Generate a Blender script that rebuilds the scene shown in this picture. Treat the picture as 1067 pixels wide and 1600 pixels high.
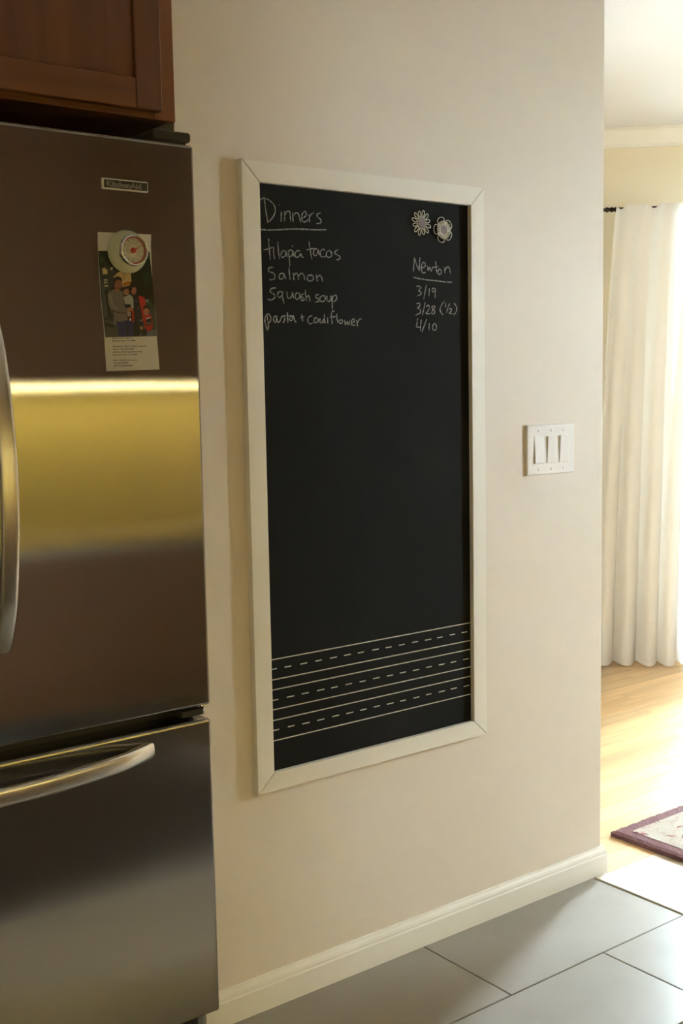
import bpy, bmesh, math, random
from mathutils import Vector, Matrix
random.seed(7)
PI = math.pi
scene = bpy.context.scene
for o in list(bpy.data.objects): bpy.data.objects.remove(o)
COL = scene.collection

# ------------------------------------------------------------------ camera
FPX, IW, IH = 1822.055, 1067, 1600
YAW, PITCH, ROLL = math.radians(37.3781), math.radians(-6.0680), math.radians(-1.0663)
CAM = Vector((0, -2.0220, 1.3321))
FWD = Vector((math.sin(YAW)*math.cos(PITCH), math.cos(YAW)*math.cos(PITCH), math.sin(PITCH)))
_r = Vector((math.cos(YAW), -math.sin(YAW), 0)); _u = _r.cross(FWD)
RGT = _r*math.cos(ROLL) + _u*math.sin(ROLL); UPV = -_r*math.sin(ROLL) + _u*math.cos(ROLL)
cd = bpy.data.cameras.new('camera'); cam = bpy.data.objects.new('camera', cd); COL.objects.link(cam)
cd.sensor_fit = 'VERTICAL'; cd.sensor_height = 36; cd.sensor_width = 24; cd.lens = FPX/IH*36
cd.clip_start = .02
m = Matrix((RGT, UPV, -FWD)).transposed().to_4x4(); m.translation = CAM
cam.matrix_world = m
scene.camera = cam
def hit(x, y, axis, val):            # a pixel's ray met with the plane of a surface
    d = FWD + RGT*((x-IW/2)/FPX) - UPV*((y-IH/2)/FPX)
    return CAM + d*((val-CAM[axis])/d[axis])

# ------------------------------------------------------------------ light
scene.view_settings.view_transform = 'Standard'; scene.view_settings.look = 'None'
scene.view_settings.gamma = 1; scene.view_settings.use_curve_mapping = False
scene.view_settings.exposure = 0.52
SKY = 195.0
LAMP_STRIP = 60.0
world = bpy.data.worlds.new('sky'); scene.world = world; world.use_nodes = True
bg = world.node_tree.nodes['Background']; bg.inputs[0].default_value = (.76, .89, 1, 1); bg.inputs[1].default_value = SKY

# ------------------------------------------------------------------ helpers
def tag(o, label=None, cat=None, group=None, kind=None):
    if label: o['label'] = label
    if cat: o['category'] = cat
    if group: o['group'] = group
    if kind: o['kind'] = kind
    return o
def empty(name, loc, label=None, cat=None, group=None, kind=None):
    o = bpy.data.objects.new(name, None); COL.objects.link(o); o.location = loc; o.empty_display_size = .05
    return tag(o, label, cat, group, kind)
def link(name, me, mat, parent=None, smooth=False):
    o = bpy.data.objects.new(name, me); COL.objects.link(o)
    if mat is not None and not me.materials:
        for q in (mat if isinstance(mat, (list, tuple)) else [mat]): me.materials.append(q)
    if smooth:
        for p in me.polygons: p.use_smooth = True
    if parent is not None:
        o.parent = parent
        # meshes are written in world coordinates: undo the parents' offset
        off = Vector((0, 0, 0)); q = parent
        while q is not None: off += Vector(q.location); q = q.parent
        o.location = -off
    return o
def obj(name, bm, mat, parent=None, smooth=False, angle=None):
    bmesh.ops.recalc_face_normals(bm, faces=bm.faces)
    me = bpy.data.meshes.new(name); bm.to_mesh(me); bm.free()
    o = link(name, me, mat, parent, smooth)
    if angle is not None:
        for p in me.polygons: p.use_smooth = True
        try: me.set_sharp_from_angle(angle=math.radians(angle))
        except Exception: pass
        for p in me.polygons:            # large flat faces keep their own normal
            if p.area > 2e-3: p.use_smooth = False
    return o
def box(bm, x0, x1, y0, y1, z0, z1, bev=0, seg=2, mi=0):
    r = bmesh.ops.create_cube(bm, size=1)
    vs = r['verts']
    for v in vs: v.co = Vector(((x0+x1)/2 + v.co.x*(x1-x0), (y0+y1)/2 + v.co.y*(y1-y0), (z0+z1)/2 + v.co.z*(z1-z0)))
    fs = list({f for v in vs for f in v.link_faces})
    for f in fs: f.material_index = mi
    if bev > 0:
        es = list({e for v in vs for e in v.link_edges})
        bmesh.ops.bevel(bm, geom=es, offset=bev, segments=seg, profile=.5, affect='EDGES')
    return bm
def bx(*a, **k): return box(bmesh.new(), *a, **k)
def sweep(path, sect, closed=False, caps=True, bm=None, up=Vector((0, 0, 1)), scl=None):
    """sect: list of (a,b) offsets along side/up of the path frame"""
    bm = bm or bmesh.new(); n = len(path); rings = []
    path = [Vector(p) for p in path]
    for i, p in enumerate(path):
        if closed: t = path[(i+1) % n] - path[i-1]
        else: t = path[min(i+1, n-1)] - path[max(i-1, 0)]
        t.normalize(); s = t.cross(up)
        if s.length < 1e-6: s = Vector((1, 0, 0))
        s.normalize(); w = s.cross(t)
        k = scl[i] if scl else 1
        rings.append([bm.verts.new(p + s*a*k + w*b*k) for a, b in sect])
    m_ = len(sect)
    for i in range(n if closed else n-1):
        A, B = rings[i], rings[(i+1) % n]
        for j in range(m_): bm.faces.new((A[j], A[(j+1) % m_], B[(j+1) % m_], B[j]))
    if caps and not closed:
        bm.faces.new(rings[0][::-1]); bm.faces.new(rings[-1])
    return bm
def circ(r, n=10, ry=None): return [(r*math.cos(2*PI*k/n), (ry or r)*math.sin(2*PI*k/n)) for k in range(n)]
def lathe(prof, cen, axis, n=32, bm=None):
    """prof: (radius, height along axis) list"""
    bm = bm or bmesh.new(); ax = Vector(axis).normalized(); a = ax.orthogonal().normalized(); b = ax.cross(a); cen = Vector(cen)
    rings = []
    for r, h in prof:
        if r < 1e-6: rings.append([bm.verts.new(cen+ax*h)])
        else: rings.append([bm.verts.new(cen + ax*h + (a*math.cos(2*PI*k/n)+b*math.sin(2*PI*k/n))*r) for k in range(n)])
    for A, B in zip(rings, rings[1:]):
        for k in range(n):
            q = [A[k % len(A)], A[(k+1) % len(A)], B[(k+1) % len(B)], B[k % len(B)]]
            q = [v for i, v in enumerate(q) if v not in q[:i]]
            if len(q) > 2: bm.faces.new(q)
    return bm
def prism(pts, y0, y1, bm=None):     # outline in (x,z) given thickness in y
    bm = bm or bmesh.new()
    a = [bm.verts.new((x, y0, z)) for x, z in pts]; b = [bm.verts.new((x, y1, z)) for x, z in pts]
    bm.faces.new(a); bm.faces.new(b[::-1]); n = len(pts)
    for i in range(n): bm.faces.new((a[i], b[i], b[(i+1) % n], a[(i+1) % n]))
    return bm
def smooth_line(pts, sub=6):
    P = [Vector(p) for p in pts]
    if len(P) < 3: 
        return [P[0].lerp(P[-1], k/4) for k in range(5)]
    out = []
    for i in range(len(P)-1):
        p0 = P[i-1] if i else P[0]*2-P[1]; p1 = P[i]; p2 = P[i+1]; p3 = P[i+2] if i+2 < len(P) else P[-1]*2-P[-2]
        for k in range(sub):
            t = k/sub
            out.append(.5*((2*p1)+(p2-p0)*t+(2*p0-5*p1+4*p2-p3)*t*t+(3*p1-p0-3*p2+p3)*t**3))
    out.append(P[-1]); return out
def dup(o, parent, loc):
    c = o.copy(); COL.objects.link(c); c.parent = parent; c.location = loc; return c
def text_mesh(name, body, size, ext, mat, parent, mw, xscale=1.0, bold=0.0):
    cu = bpy.data.curves.new(name, 'FONT'); cu.body = body; cu.size = size; cu.extrude = ext; cu.offset = bold
    cu.align_x = 'LEFT'; cu.resolution_u = 3
    t = bpy.data.objects.new(name+'_tmp', cu); COL.objects.link(t)
    dg = bpy.context.evaluated_depsgraph_get(); dg.update()
    me = bpy.data.meshes.new_from_object(t.evaluated_get(dg))
    bpy.data.objects.remove(t)
    me.transform(Matrix.Diagonal((xscale, 1, 1, 1))); me.transform(mw); me.materials.clear()
    return link(name, me, mat, parent)

# ------------------------------------------------------------------ materials
def mat(name, col, rough=.5, metal=0, spec=.5, noise=None, bump=None, **kw):
    """noise=(scale(vec or float), amount, col2)  bump=(scale, strength, distance)"""
    M = bpy.data.materials.new(name); M.use_nodes = True; nt = M.node_tree; N = nt.nodes; b = N['Principled BSDF']
    b.inputs['Base Color'].default_value = (*col, 1); b.inputs['Roughness'].default_value = rough
    b.inputs['Metallic'].default_value = metal; b.inputs['Specular IOR Level'].default_value = spec
    tc = None
    def coords(scale):
        nonlocal tc
        tc = tc or N.new('ShaderNodeTexCoord')
        mp = N.new('ShaderNodeMapping'); nt.links.new(tc.outputs['Object'], mp.inputs[0])
        mp.inputs['Scale'].default_value = scale if isinstance(scale, (tuple, list)) else (scale,)*3
        return mp.outputs[0]
    if noise:
        nz = N.new('ShaderNodeTexNoise'); nt.links.new(coords(noise[0]), nz.inputs['Vector']); nz.inputs['Scale'].default_value = 1; nz.inputs['Detail'].default_value = 4
        rp = N.new('ShaderNodeValToRGB'); rp.color_ramp.elements[0].position = .5-noise[1]; rp.color_ramp.elements[1].position = .5+noise[1]
        rp.color_ramp.elements[0].color = (*col, 1); rp.color_ramp.elements[1].color = (*noise[2], 1)
        nt.links.new(nz.outputs[0], rp.inputs[0]); nt.links.new(rp.outputs[0], b.inputs['Base Color'])
    if bump:
        nz = N.new('ShaderNodeTexNoise'); nt.links.new(coords(bump[0]), nz.inputs['Vector']); nz.inputs['Scale'].default_value = 1; nz.inputs['Detail'].default_value = 3
        bp = N.new('ShaderNodeBump'); bp.inputs['Strength'].default_value = bump[1]; bp.inputs['Distance'].default_value = bump[2]
        nt.links.new(nz.outputs[0], bp.inputs['Height']); nt.links.new(bp.outputs[0], b.inputs['Normal'])
    for k, v in kw.items(): b.inputs[k].default_value = v
    return M
def srgb(r, g, b):
    f = lambda c: (c/255/12.92) if c/255 <= .04045 else ((c/255+.055)/1.055)**2.4
    return (f(r), f(g), f(b))
M_wall = mat('beige_wall_paint', (.76, .68, .58), .62, spec=.35, noise=(1.3, .5, (.77, .69, .59)), bump=(90, .12, .002))
M_dwall = mat('yellow_cream_wall_paint', (.81, .715, .54), .7, spec=.3, bump=(90, .1, .002))
M_ceil = mat('white_ceiling_paint', (.77, .77, .77), .8, spec=.2, bump=(60, .1, .002))
M_trim = mat('semi_gloss_white_trim', (.86, .83, .76), .35, bump=(40, .05, .001))
M_frame = mat('white_painted_wood_frame', (.82, .775, .685), .4, bump=((120, 120, 14), .12, .001))
M_board = mat('chalkboard_black', (.0100, .0094, .0085), .85, spec=.08, noise=((5, 5, 2.4), .22, (.0135, .0128, .0115)))
M_white = mat('white_switch_plastic', (.78, .745, .69), .35)
M_screw = mat('painted_screw', (.80, .77, .72), .3, metal=.3)
M_dark = mat('black_plastic', (.012, .012, .012), .45)
M_grey = mat('dark_grey_plastic', (.05, .047, .042), .65, spec=.25)
M_body = mat('charcoal_fridge_side', (.05, .05, .05), .5, bump=(300, .2, .001))
M_bronze = mat('dark_bronze_metal', (.03, .022, .016), .4, metal=.8)
M_chrome = mat('chrome', (.8, .8, .8), .08, metal=1)
M_cream = mat('cream_green_enamel', (.60, .63, .46), .18)
M_red = mat('red_print', (.33, .03, .03), .5)
M_dialwhite = mat('dial_face_print', (.55, .55, .48), .45)
M_paper = mat('white_paper', (.62, .60, .57), .7)
M_ink = mat('black_ink', (.04, .035, .035), .7)
M_wire = mat('cream_enamelled_wire', (.55, .50, .38), .35, metal=.2)
M_mauve = mat('brown_mauve_enamel', (.14, .10, .10), .45)
M_rim = mat('satin_silver_rim', (.62, .60, .55), .45, metal=.35)
M_plate = mat('nameplate_dark', (.035, .03, .025), .4, metal=.3)
M_pletter = mat('nameplate_lettering', (.22, .21, .18), .45, metal=.5)
M_grout = mat('grey_grout', (.20, .19, .17), .9)
M_strip = mat('pale_threshold_wood', (.66, .62, .54), .3, noise=((3, 40, 3), .3, (.60, .55, .46)))
M_counter = mat('granite_counter', (.25, .20, .13), .15, noise=(60, .2, (.45, .38, .25)))
M_splash = mat('yellow_backsplash', (.50, .41, .12), .5)
M_glass = None

def wood(name, c1, c2, axis, rough=.35, coat=0.0):
    M = bpy.data.materials.new(name); M.use_nodes = True; nt = M.node_tree; N = nt.nodes; b = N['Principled BSDF']
    tc = N.new('ShaderNodeTexCoord'); mp = N.new('ShaderNodeMapping'); s = [28, 28, 28]; s[axis] = 1.6
    mp.inputs['Scale'].default_value = s; nt.links.new(tc.outputs['Object'], mp.inputs[0])
    oi = N.new('ShaderNodeObjectInfo'); ml = N.new('ShaderNodeMath'); ml.operation = 'MULTIPLY'; ml.inputs[1].default_value = 37
    nt.links.new(oi.outputs['Random'], ml.inputs[0])
    va = N.new('ShaderNodeVectorMath'); nt.links.new(mp.outputs[0], va.inputs[0]); nt.links.new(ml.outputs[0], va.inputs[1])
    nz = N.new('ShaderNodeTexNoise'); nz.inputs['Scale'].default_value = 1; nz.inputs['Detail'].default_value = 6; nz.inputs['Distortion'].default_value = .6
    nt.links.new(va.outputs[0], nz.inputs['Vector'])
    rp = N.new('ShaderNodeValToRGB'); rp.color_ramp.elements[0].position = .32; rp.color_ramp.elements[1].position = .68
    rp.color_ramp.elements[0].color = (*c1, 1); rp.color_ramp.elements[1].color = (*c2, 1); nt.links.new(nz.outputs[0], rp.inputs[0])
    hs = N.new('ShaderNodeHueSaturation'); mr = N.new('ShaderNodeMapRange'); mr.inputs[3].default_value = .78; mr.inputs[4].default_value = 1.22
    nt.links.new(oi.outputs['Random'], mr.inputs[0]); nt.links.new(mr.outputs[0], hs.inputs['Value']); nt.links.new(rp.outputs[0], hs.inputs['Color'])
    nt.links.new(hs.outputs[0], b.inputs['Base Color']); b.inputs['Roughness'].default_value = rough; b.inputs['Coat Weight'].default_value = coat; b.inputs['Coat Roughness'].default_value = .12
    return M
M_oak = wood('honey_oak_plank', (.51, .315, .145), (.65, .43, .215), 0, .30)
M_cherry_v = wood('cherry_cabinet_wood_upright', (.125, .041, .008), (.180, .064, .013), 2, .38)
M_cherry_h = wood('cherry_cabinet_wood_level', (.125, .041, .008), (.180, .064, .013), 0, .38)
M_pale = wood('pale_border_board', (.44, .35, .27), (.55, .45, .36), 1, .28)

def tile_mat():
    M = mat('grey_porcelain_tile', (.275, .252, .228), .22, spec=.5, noise=((5, 7, 5), .3, (.32, .298, .268)), bump=((30, 30, 30), .05, .001))
    return M
M_tile = tile_mat()
def steel(name, alpha_level, alpha_upright, col):
    # upright brushing: reflections smear level, stay crisp upright
    M = bpy.data.materials.new(name); M.use_nodes = True; nt = M.node_tree; N = nt.nodes; N.remove(N['Principled BSDF'])
    g = N.new('ShaderNodeBsdfAnisotropic'); g.distribution = 'BECKMANN'; g.inputs['Color'].default_value = (*col, 1)
    g.inputs['Roughness'].default_value = (alpha_level*alpha_upright)**.25; g.inputs['Anisotropy'].default_value = -(1-math.sqrt(alpha_upright/alpha_level))
    tg = N.new('ShaderNodeTangent'); tg.direction_type = 'RADIAL'; tg.axis = 'Z'; nt.links.new(tg.outputs[0], g.inputs['Tangent'])
    tc = N.new('ShaderNodeTexCoord'); mp = N.new('ShaderNodeMapping'); mp.inputs['Scale'].default_value = (2.2, 1, 5); nt.links.new(tc.outputs['Object'], mp.inputs[0])
    nz = N.new('ShaderNodeTexNoise'); nz.inputs['Scale'].default_value = 1; nz.inputs['Detail'].default_value = 1; nt.links.new(mp.outputs[0], nz.inputs['Vector'])
    bp = N.new('ShaderNodeBump'); bp.inputs['Strength'].default_value = .07; bp.inputs['Distance'].default_value = .004; nt.links.new(nz.outputs[0], bp.inputs['Height']); nt.links.new(bp.outputs[0], g.inputs['Normal'])
    h = N.new('ShaderNodeBsdfAnisotropic'); h.inputs['Color'].default_value = (*col, 1); h.inputs['Roughness'].default_value = .5   # faint broad sheen
    mx = N.new('ShaderNodeMixShader'); mx.inputs[0].default_value = .10
    nt.links.new(g.outputs[0], mx.inputs[1]); nt.links.new(h.outputs[0], mx.inputs[2])
    nt.links.new(mx.outputs[0], N['Material Output'].inputs[0])
    return M
M_steel = steel('brushed_stainless_steel', .12, .004, (.345, .335, .33))
M_handle = mat('satin_steel_handle', (.66, .64, .60), .30, metal=1)
M_edge = mat('polished_steel_edge', (.75, .73, .70), .22, metal=1)

def curtain_mat():
    M = bpy.data.materials.new('white_cotton_curtain'); M.use_nodes = True; nt = M.node_tree; N = nt.nodes; N.remove(N['Principled BSDF'])
    out = N['Material Output']; d = N.new('ShaderNodeBsdfDiffuse'); d.inputs[0].default_value = (.96, .95, .945, 1)
    t = N.new('ShaderNodeBsdfTranslucent'); t.inputs[0].default_value = (.96, .95, .945, 1)
    mx = N.new('ShaderNodeMixShader'); mx.inputs[0].default_value = .48
    nt.links.new(d.outputs[0], mx.inputs[1]); nt.links.new(t.outputs[0], mx.inputs[2]); nt.links.new(mx.outputs[0], out.inputs[0])
    tc = N.new('ShaderNodeTexCoord'); nz = N.new('ShaderNodeTexNoise'); nz.inputs['Scale'].default_value = 400; nt.links.new(tc.outputs['Object'], nz.inputs['Vector'])
    bp = N.new('ShaderNodeBump'); bp.inputs['Strength'].default_value = .1; bp.inputs['Distance'].default_value = .001; nt.links.new(nz.outputs[0], bp.inputs['Height']); nt.links.new(bp.outputs[0], d.inputs['Normal'])
    return M
M_curtain = curtain_mat()
def glass_mat():
    M = bpy.data.materials.new('window_glass'); M.use_nodes = True; nt = M.node_tree; N = nt.nodes; N.remove(N['Principled BSDF'])
    g = N.new('ShaderNodeBsdfGlossy'); g.inputs['Roughness'].default_value = .02; t = N.new('ShaderNodeBsdfTransparent'); t.inputs[0].default_value = (.96, .98, .97, 1)
    fr = N.new('ShaderNodeFresnel'); fr.inputs[0].default_value = 1.3; mx = N.new('ShaderNodeMixShader')
    nt.links.new(fr.outputs[0], mx.inputs[0]); nt.links.new(t.outputs[0], mx.inputs[1]); nt.links.new(g.outputs[0], mx.inputs[2]); nt.links.new(mx.outputs[0], N['Material Output'].inputs[0])
    return M
M_glass = glass_mat()
def rug_mats():
    # border: dark plum pile
    b = mat('plum_rug_pile', srgb(116, 84, 84), .95, spec=.05, noise=(160, .3, srgb(82, 54, 54)), bump=(400, .8, .004))
    # field: cream with small vine and blossom motifs
    M = bpy.data.materials.new('cream_floral_rug_pile'); M.use_nodes = True; nt = M.node_tree; N = nt.nodes; p = N['Principled BSDF']; p.inputs['Roughness'].default_value = .95; p.inputs['Specular IOR Level'].default_value = .1
    tc = N.new('ShaderNodeTexCoord'); mp = N.new('ShaderNodeMapping'); nt.links.new(tc.outputs['Object'], mp.inputs[0])
    nz = N.new('ShaderNodeTexNoise'); nz.inputs['Scale'].default_value = 34; nt.links.new(mp.outputs[0], nz.inputs['Vector'])
    ad = N.new('ShaderNodeMixRGB'); ad.blend_type = 'ADD'; ad.inputs[0].default_value = .05; nt.links.new(mp.outputs[0], ad.inputs[1]); nt.links.new(nz.outputs['Color'], ad.inputs[2])
    def vor(scale, feat, lo, hi, src):
        v = N.new('ShaderNodeTexVoronoi'); v.feature = feat; v.inputs['Scale'].default_value = scale; nt.links.new(src, v.inputs['Vector'])
        r = N.new('ShaderNodeMapRange'); r.inputs[1].default_value = lo; r.inputs[2].default_value = hi; r.inputs[3].default_value = 1; r.inputs[4].default_value = 0; nt.links.new(v.outputs['Distance'], r.inputs[0]); return r.outputs[0]
    f1 = vor(22, 'F1', .24, .34, ad.outputs[0]); f2 = vor(13, 'DISTANCE_TO_EDGE', .02, .05, ad.outputs[0])
    m1 = N.new('ShaderNodeMixRGB'); m1.inputs[1].default_value = (*srgb(150, 138, 124), 1); m1.inputs[2].default_value = (*srgb(132, 104, 94), 1); sc2 = N.new('ShaderNodeMath'); sc2.operation = 'MULTIPLY'; sc2.inputs[1].default_value = .4; nt.links.new(f2, sc2.inputs[0]); nt.links.new(sc2.outputs[0], m1.inputs[0])
    m2 = N.new('ShaderNodeMixRGB'); m2.inputs[2].default_value = (*srgb(108, 54, 58), 1); n3 = N.new('ShaderNodeTexNoise'); n3.inputs['Scale'].default_value = 60; nt.links.new(mp.outputs[0], n3.inputs['Vector'])
    r3 = N.new('ShaderNodeMapRange'); r3.inputs[1].default_value = .45; r3.inputs[2].default_value = .55; nt.links.new(n3.outputs[0], r3.inputs[0])
    k3 = N.new('ShaderNodeMath'); k3.operation = 'MULTIPLY'; nt.links.new(f1, k3.inputs[0]); nt.links.new(r3.outputs[0], k3.inputs[1]); nt.links.new(k3.outputs[0], m2.inputs[0]); nt.links.new(m1.outputs[0], m2.inputs[1])
    nt.links.new(m2.outputs[0], p.inputs['Base Color'])
    n2 = N.new('ShaderNodeTexNoise'); n2.inputs['Scale'].default_value = 350; nt.links.new(mp.outputs[0], n2.inputs['Vector'])
    bp = N.new('ShaderNodeBump'); bp.inputs['Strength'].default_value = .8; bp.inputs['Distance'].default_value = .003; nt.links.new(n2.outputs[0], bp.inputs['Height']); nt.links.new(bp.outputs[0], p.inputs['Normal'])
    return b, M
M_rugb, M_rugf = rug_mats()
def chalk_mat():
    M = mat('white_chalk', (.34, .33, .30), .95, spec=.1); nt = M.node_tree; N = nt.nodes; p = N['Principled BSDF']
    tc = N.new('ShaderNodeTexCoord'); nz = N.new('ShaderNodeTexNoise'); nz.inputs['Scale'].default_value = 260; nz.inputs['Detail'].default_value = 3; nt.links.new(tc.outputs['Object'], nz.inputs['Vector'])
    rp = N.new('ShaderNodeValToRGB'); rp.color_ramp.elements[0].position = .3; rp.color_ramp.elements[1].position = .6
    rp.color_ramp.elements[0].color = (.10, .10, .09, 1); rp.color_ramp.elements[1].color = (.40, .385, .35, 1)
    nt.links.new(nz.outputs[0], rp.inputs[0]); nt.links.new(rp.outputs[0], p.inputs['Base Color']); return M
M_chalk = chalk_mat()
M_paintline = mat('cream_painted_line', (.60, .55, .45), .6)
def emit(name, col, s):
    M = bpy.data.materials.new(name); M.use_nodes = True; nt = M.node_tree; N = nt.nodes; N.remove(N['Principled BSDF'])
    e = N.new('ShaderNodeEmission'); e.inputs[0].default_value = (*col, 1); e.inputs[1].default_value = s; nt.links.new(e.outputs[0], N['Material Output'].inputs[0]); return M
M_lamp = emit('warm_lamp_tube', (1, .83, .38), LAMP_STRIP)

# ================================================================== SETTING
CEIL = 2.49
WX = 2.4153            # free end of the chalkboard wall
AX = 1.157             # right side of the fridge alcove
def struct(name, bm, m_, parent=None, **k):
    o = obj(name, bm, m_, parent, **k)
    if parent is None: o['kind'] = 'structure'
    return o
bm = bx(AX, WX, 0, .12, 0, CEIL)
es = [e for e in bm.edges if abs(e.verts[0].co.z-e.verts[1].co.z) > 1 and e.verts[0].co.x > 2]
bmesh.ops.bevel(bm, geom=es, offset=.004, segments=3, affect='EDGES', profile=.5)
struct('wall_back', bm, M_wall)
struct('wall_alcove_right', bx(AX, AX+.12, .12, .82, 0, CEIL), M_wall)
struct('wall_alcove_back', bx(.06, AX, .70, .82, 0, CEIL), M_wall)
struct('wall_alcove_left', bx(.06, .18, 0, .70, 0, CEIL), M_wall)
struct('wall_back_left', bx(-2.5, .06, 0, .12, 0, CEIL), M_wall)
struct('wall_left', bx(-2.62, -2.5, -3.12, .12, 0, CEIL), M_wall)
struct('wall_front', bx(-2.5, 5.2, -3.12, -3.0, 0, CEIL), M_wall)
struct('wall_dining_left', bx(AX+.12, AX+.24, .82, 2.42, 0, CEIL), M_dwall)
struct('ceiling', bx(-2.62, 5.4, -3.12, 2.6, CEIL, CEIL+.1), M_ceil)

# angled bay wall: runs along (1,-1), its room face on x + y = 5.98
DU = Vector((1, -1, 0)).normalized(); DN = Vector((1, 1, 0)).normalized()   # along / outward
B0 = Vector((3.56, 2.42, 0)); BLEN = (5.2-3.56)*math.sqrt(2)
def bay(s, n, z): return B0 + DU*s + DN*n + Vector((0, 0, z))
def baybox(s0, s1, n0, n1, z0, z1, bev=0):
    bm = bx(s0, s1, n0, n1, z0, z1, bev=bev)
    for v in bm.verts: v.co = bay(v.co.x, v.co.y, v.co.z)
    return bm
def bs(X): return (X-3.56)*math.sqrt(2)
W0, W1, WZ0, WZ1 = bs(4.67), bs(5.19), .04, 2.20
struct('wall_bay_left', baybox(0, W0, 0, .12, 0, CEIL), M_dwall)
struct('wall_bay_right', baybox(W1, BLEN, 0, .12, 0, CEIL), M_dwall)
struct('wall_bay_over_window', baybox(W0, W1, 0, .12, WZ1, CEIL), M_dwall)
struct('wall_bay_under_window', baybox(W0, W1, 0, .12, 0, WZ0), M_dwall)
def window(name, mk, s0, s1, z0, z1):
    w = empty(name, (0, 0, 0), kind='structure')
    bm = bmesh.new(); f = .045
    for a in ((s0, s0+f, z0, z1), (s1-f, s1, z0, z1), (s0+f, s1-f, z0, z0+f), (s0+f, s1-f, z1-f, z1)):
        box(bm, a[0], a[1], .03, .09, a[2], a[3])
    for v in bm.verts: v.co = mk(v.co.x, v.co.y, v.co.z)
    obj('window_frame', bm, M_trim, w)
    bm = bx(s0+f, s1-f, .055, .061, z0+f, z1-f)
    for v in bm.verts: v.co = mk(v.co.x, v.co.y, v.co.z)
    obj('pane', bm, M_glass, w)
    return w
window('window_1', bay, W0, W1, WZ0, WZ1)
struct('wall_dining_back', bx(AX+.24, 3.56, 2.42, 2.54, 0, CEIL), M_dwall)
RX = 5.2
struct('wall_light_block', bx(3.30, 3.42, -3.0, -.80, 0, CEIL), M_wall)  # added unseen wall, keeps dining light off the opposite kitchen run
def rw(s, n, z): return Vector((RX+n, s, z))
V0, V1, VZ0, VZ1 = -1.66, -1.32, 1.10, 2.06
for nm, a in (('wall_right_far', (V1, .83, 0, CEIL)), ('wall_right_near', (-3.12, V0, 0, CEIL)), ('wall_right_over_window', (V0, V1, VZ1, CEIL)), ('wall_right_under_window', (V0, V1, 0, VZ0))):
    struct(nm, bx(RX, RX+.12, a[0], a[1], a[2], a[3]), M_dwall)
window('window_unseen', rw, V0, V1, VZ0, VZ1)  # unseen window, placed and sized to light the chalkboard wall
# portals only guide the sampling of the sky through the openings
def portal(name, c, n, w, h):
    l = bpy.data.lights.new(name, 'AREA'); l.shape = 'RECTANGLE'; l.size = w; l.size_y = h
    l.cycles.is_portal = True
    o = bpy.data.objects.new(name, l); COL.objects.link(o); o.location = c
    o.rotation_euler = Vector(n).to_track_quat('-Z', 'Z').to_euler()
portal('sky_portal', rw((V0+V1)/2, .11, (VZ0+VZ1)/2), (-1, 0, 0), V1-V0, VZ1-VZ0)
portal('sky_portal', bay((W0+W1)/2, .11, (WZ0+WZ1)/2), -DN, W1-W0, WZ1-WZ0)
struct('ground', bx(-8, 14, -9, 9, -.3, -.25), mat('patio_concrete', (.45, .43, .40), .9, noise=(3, .3, (.5, .48, .45))))

# crown moulding on the bay wall
prof = [(0, -.08), (-.012, -.08), (-.014, -.066), (-.03, -.05), (-.046, -.03), (-.058, -.016), (-.07, -.012), (-.07, 0), (0, 0)]
bm = bmesh.new(); A = [bm.verts.new(bay(.0, n, CEIL+z)) for n, z in prof]; B = [bm.verts.new(bay(BLEN, n, CEIL+z)) for n, z in prof]
for i in range(len(prof)-1): bm.faces.new((A[i], A[i+1], B[i+1], B[i]))
bm.faces.new(A[::-1]); bm.faces.new(B)
struct('trim_1', bm, M_trim)

# baseboard wrapping the wall's free end
bprof = [(0, 0), (.0134, 0), (.0134, .052), (.0115, .056), (.0115, .060), (.0095, .066), (.006, .071), (.0045, .0754), (0, .0754)]
bm = bmesh.new(); R1, R2, R3 = [], [], []
for d, z in bprof:
    R1.append(bm.verts.new((AX, -d, z))); R2.append(bm.verts.new((WX+d, -d, z))); R3.append(bm.verts.new((WX+d, .12, z)))
for A, B in ((R1, R2), (R2, R3)):
    for i in range(len(bprof)-1): bm.faces.new((A[i], A[i+1], B[i+1], B[i]))
bm.faces.new(R1); bm.faces.new(R3[::-1])
struct('baseboard_back', bm, M_trim)
bm = bmesh.new(); A = [bm.verts.new(bay(0, -d, z)) for d, z in bprof]; B = [bm.verts.new(bay(W0, -d, z)) for d, z in bprof]
for i in range(len(bprof)-1): bm.faces.new((A[i], A[i+1], B[i+1], B[i]))
bm.faces.new(A[::-1]); bm.faces.new(B)
struct('baseboard_bay', bm, M_trim)

# tiled floor: tiles 610 x 303 mm in a half-offset bond, joints recessed
TX, TL, TW, G = 2.3684, .6102, .303, .0014
fl = struct('floor', bx(-2.5, TX, -3.0, .70, -.1, -.004), M_grout)
bmf = bx(-TL/2+G, TL/2-G, -TW/2+G, TW/2-G, -.02, 0, bev=.0012, seg=1)
me_full = bpy.data.meshes.new('tile'); bmf.to_mesh(me_full); bmf.free(); me_full.materials.append(M_tile)
bmf = bx(-TL/4+G, TL/4-G, -TW/2+G, TW/2-G, -.02, 0, bev=.0012, seg=1)
me_half = bpy.data.meshes.new('tile'); bmf.to_mesh(me_half); bmf.free(); me_half.materials.append(M_tile)
for r in range(-3, 10):
    y = -TW*(r+.5)
    if y > .69 or y < -3: continue
    x = TX; half = (r % 2 == 1)
    while x > -2.4:
        w = TL/2 if half else TL
        if r < 0 and (x-w/2 > AX or x-w/2 < .2):
            x -= w; half = False; continue
        o = bpy.data.objects.new('tile', me_half if half else me_full); COL.objects.link(o); o.parent = fl; o.location = (x-w/2, y, 0)
        x -= w; half = False

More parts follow.
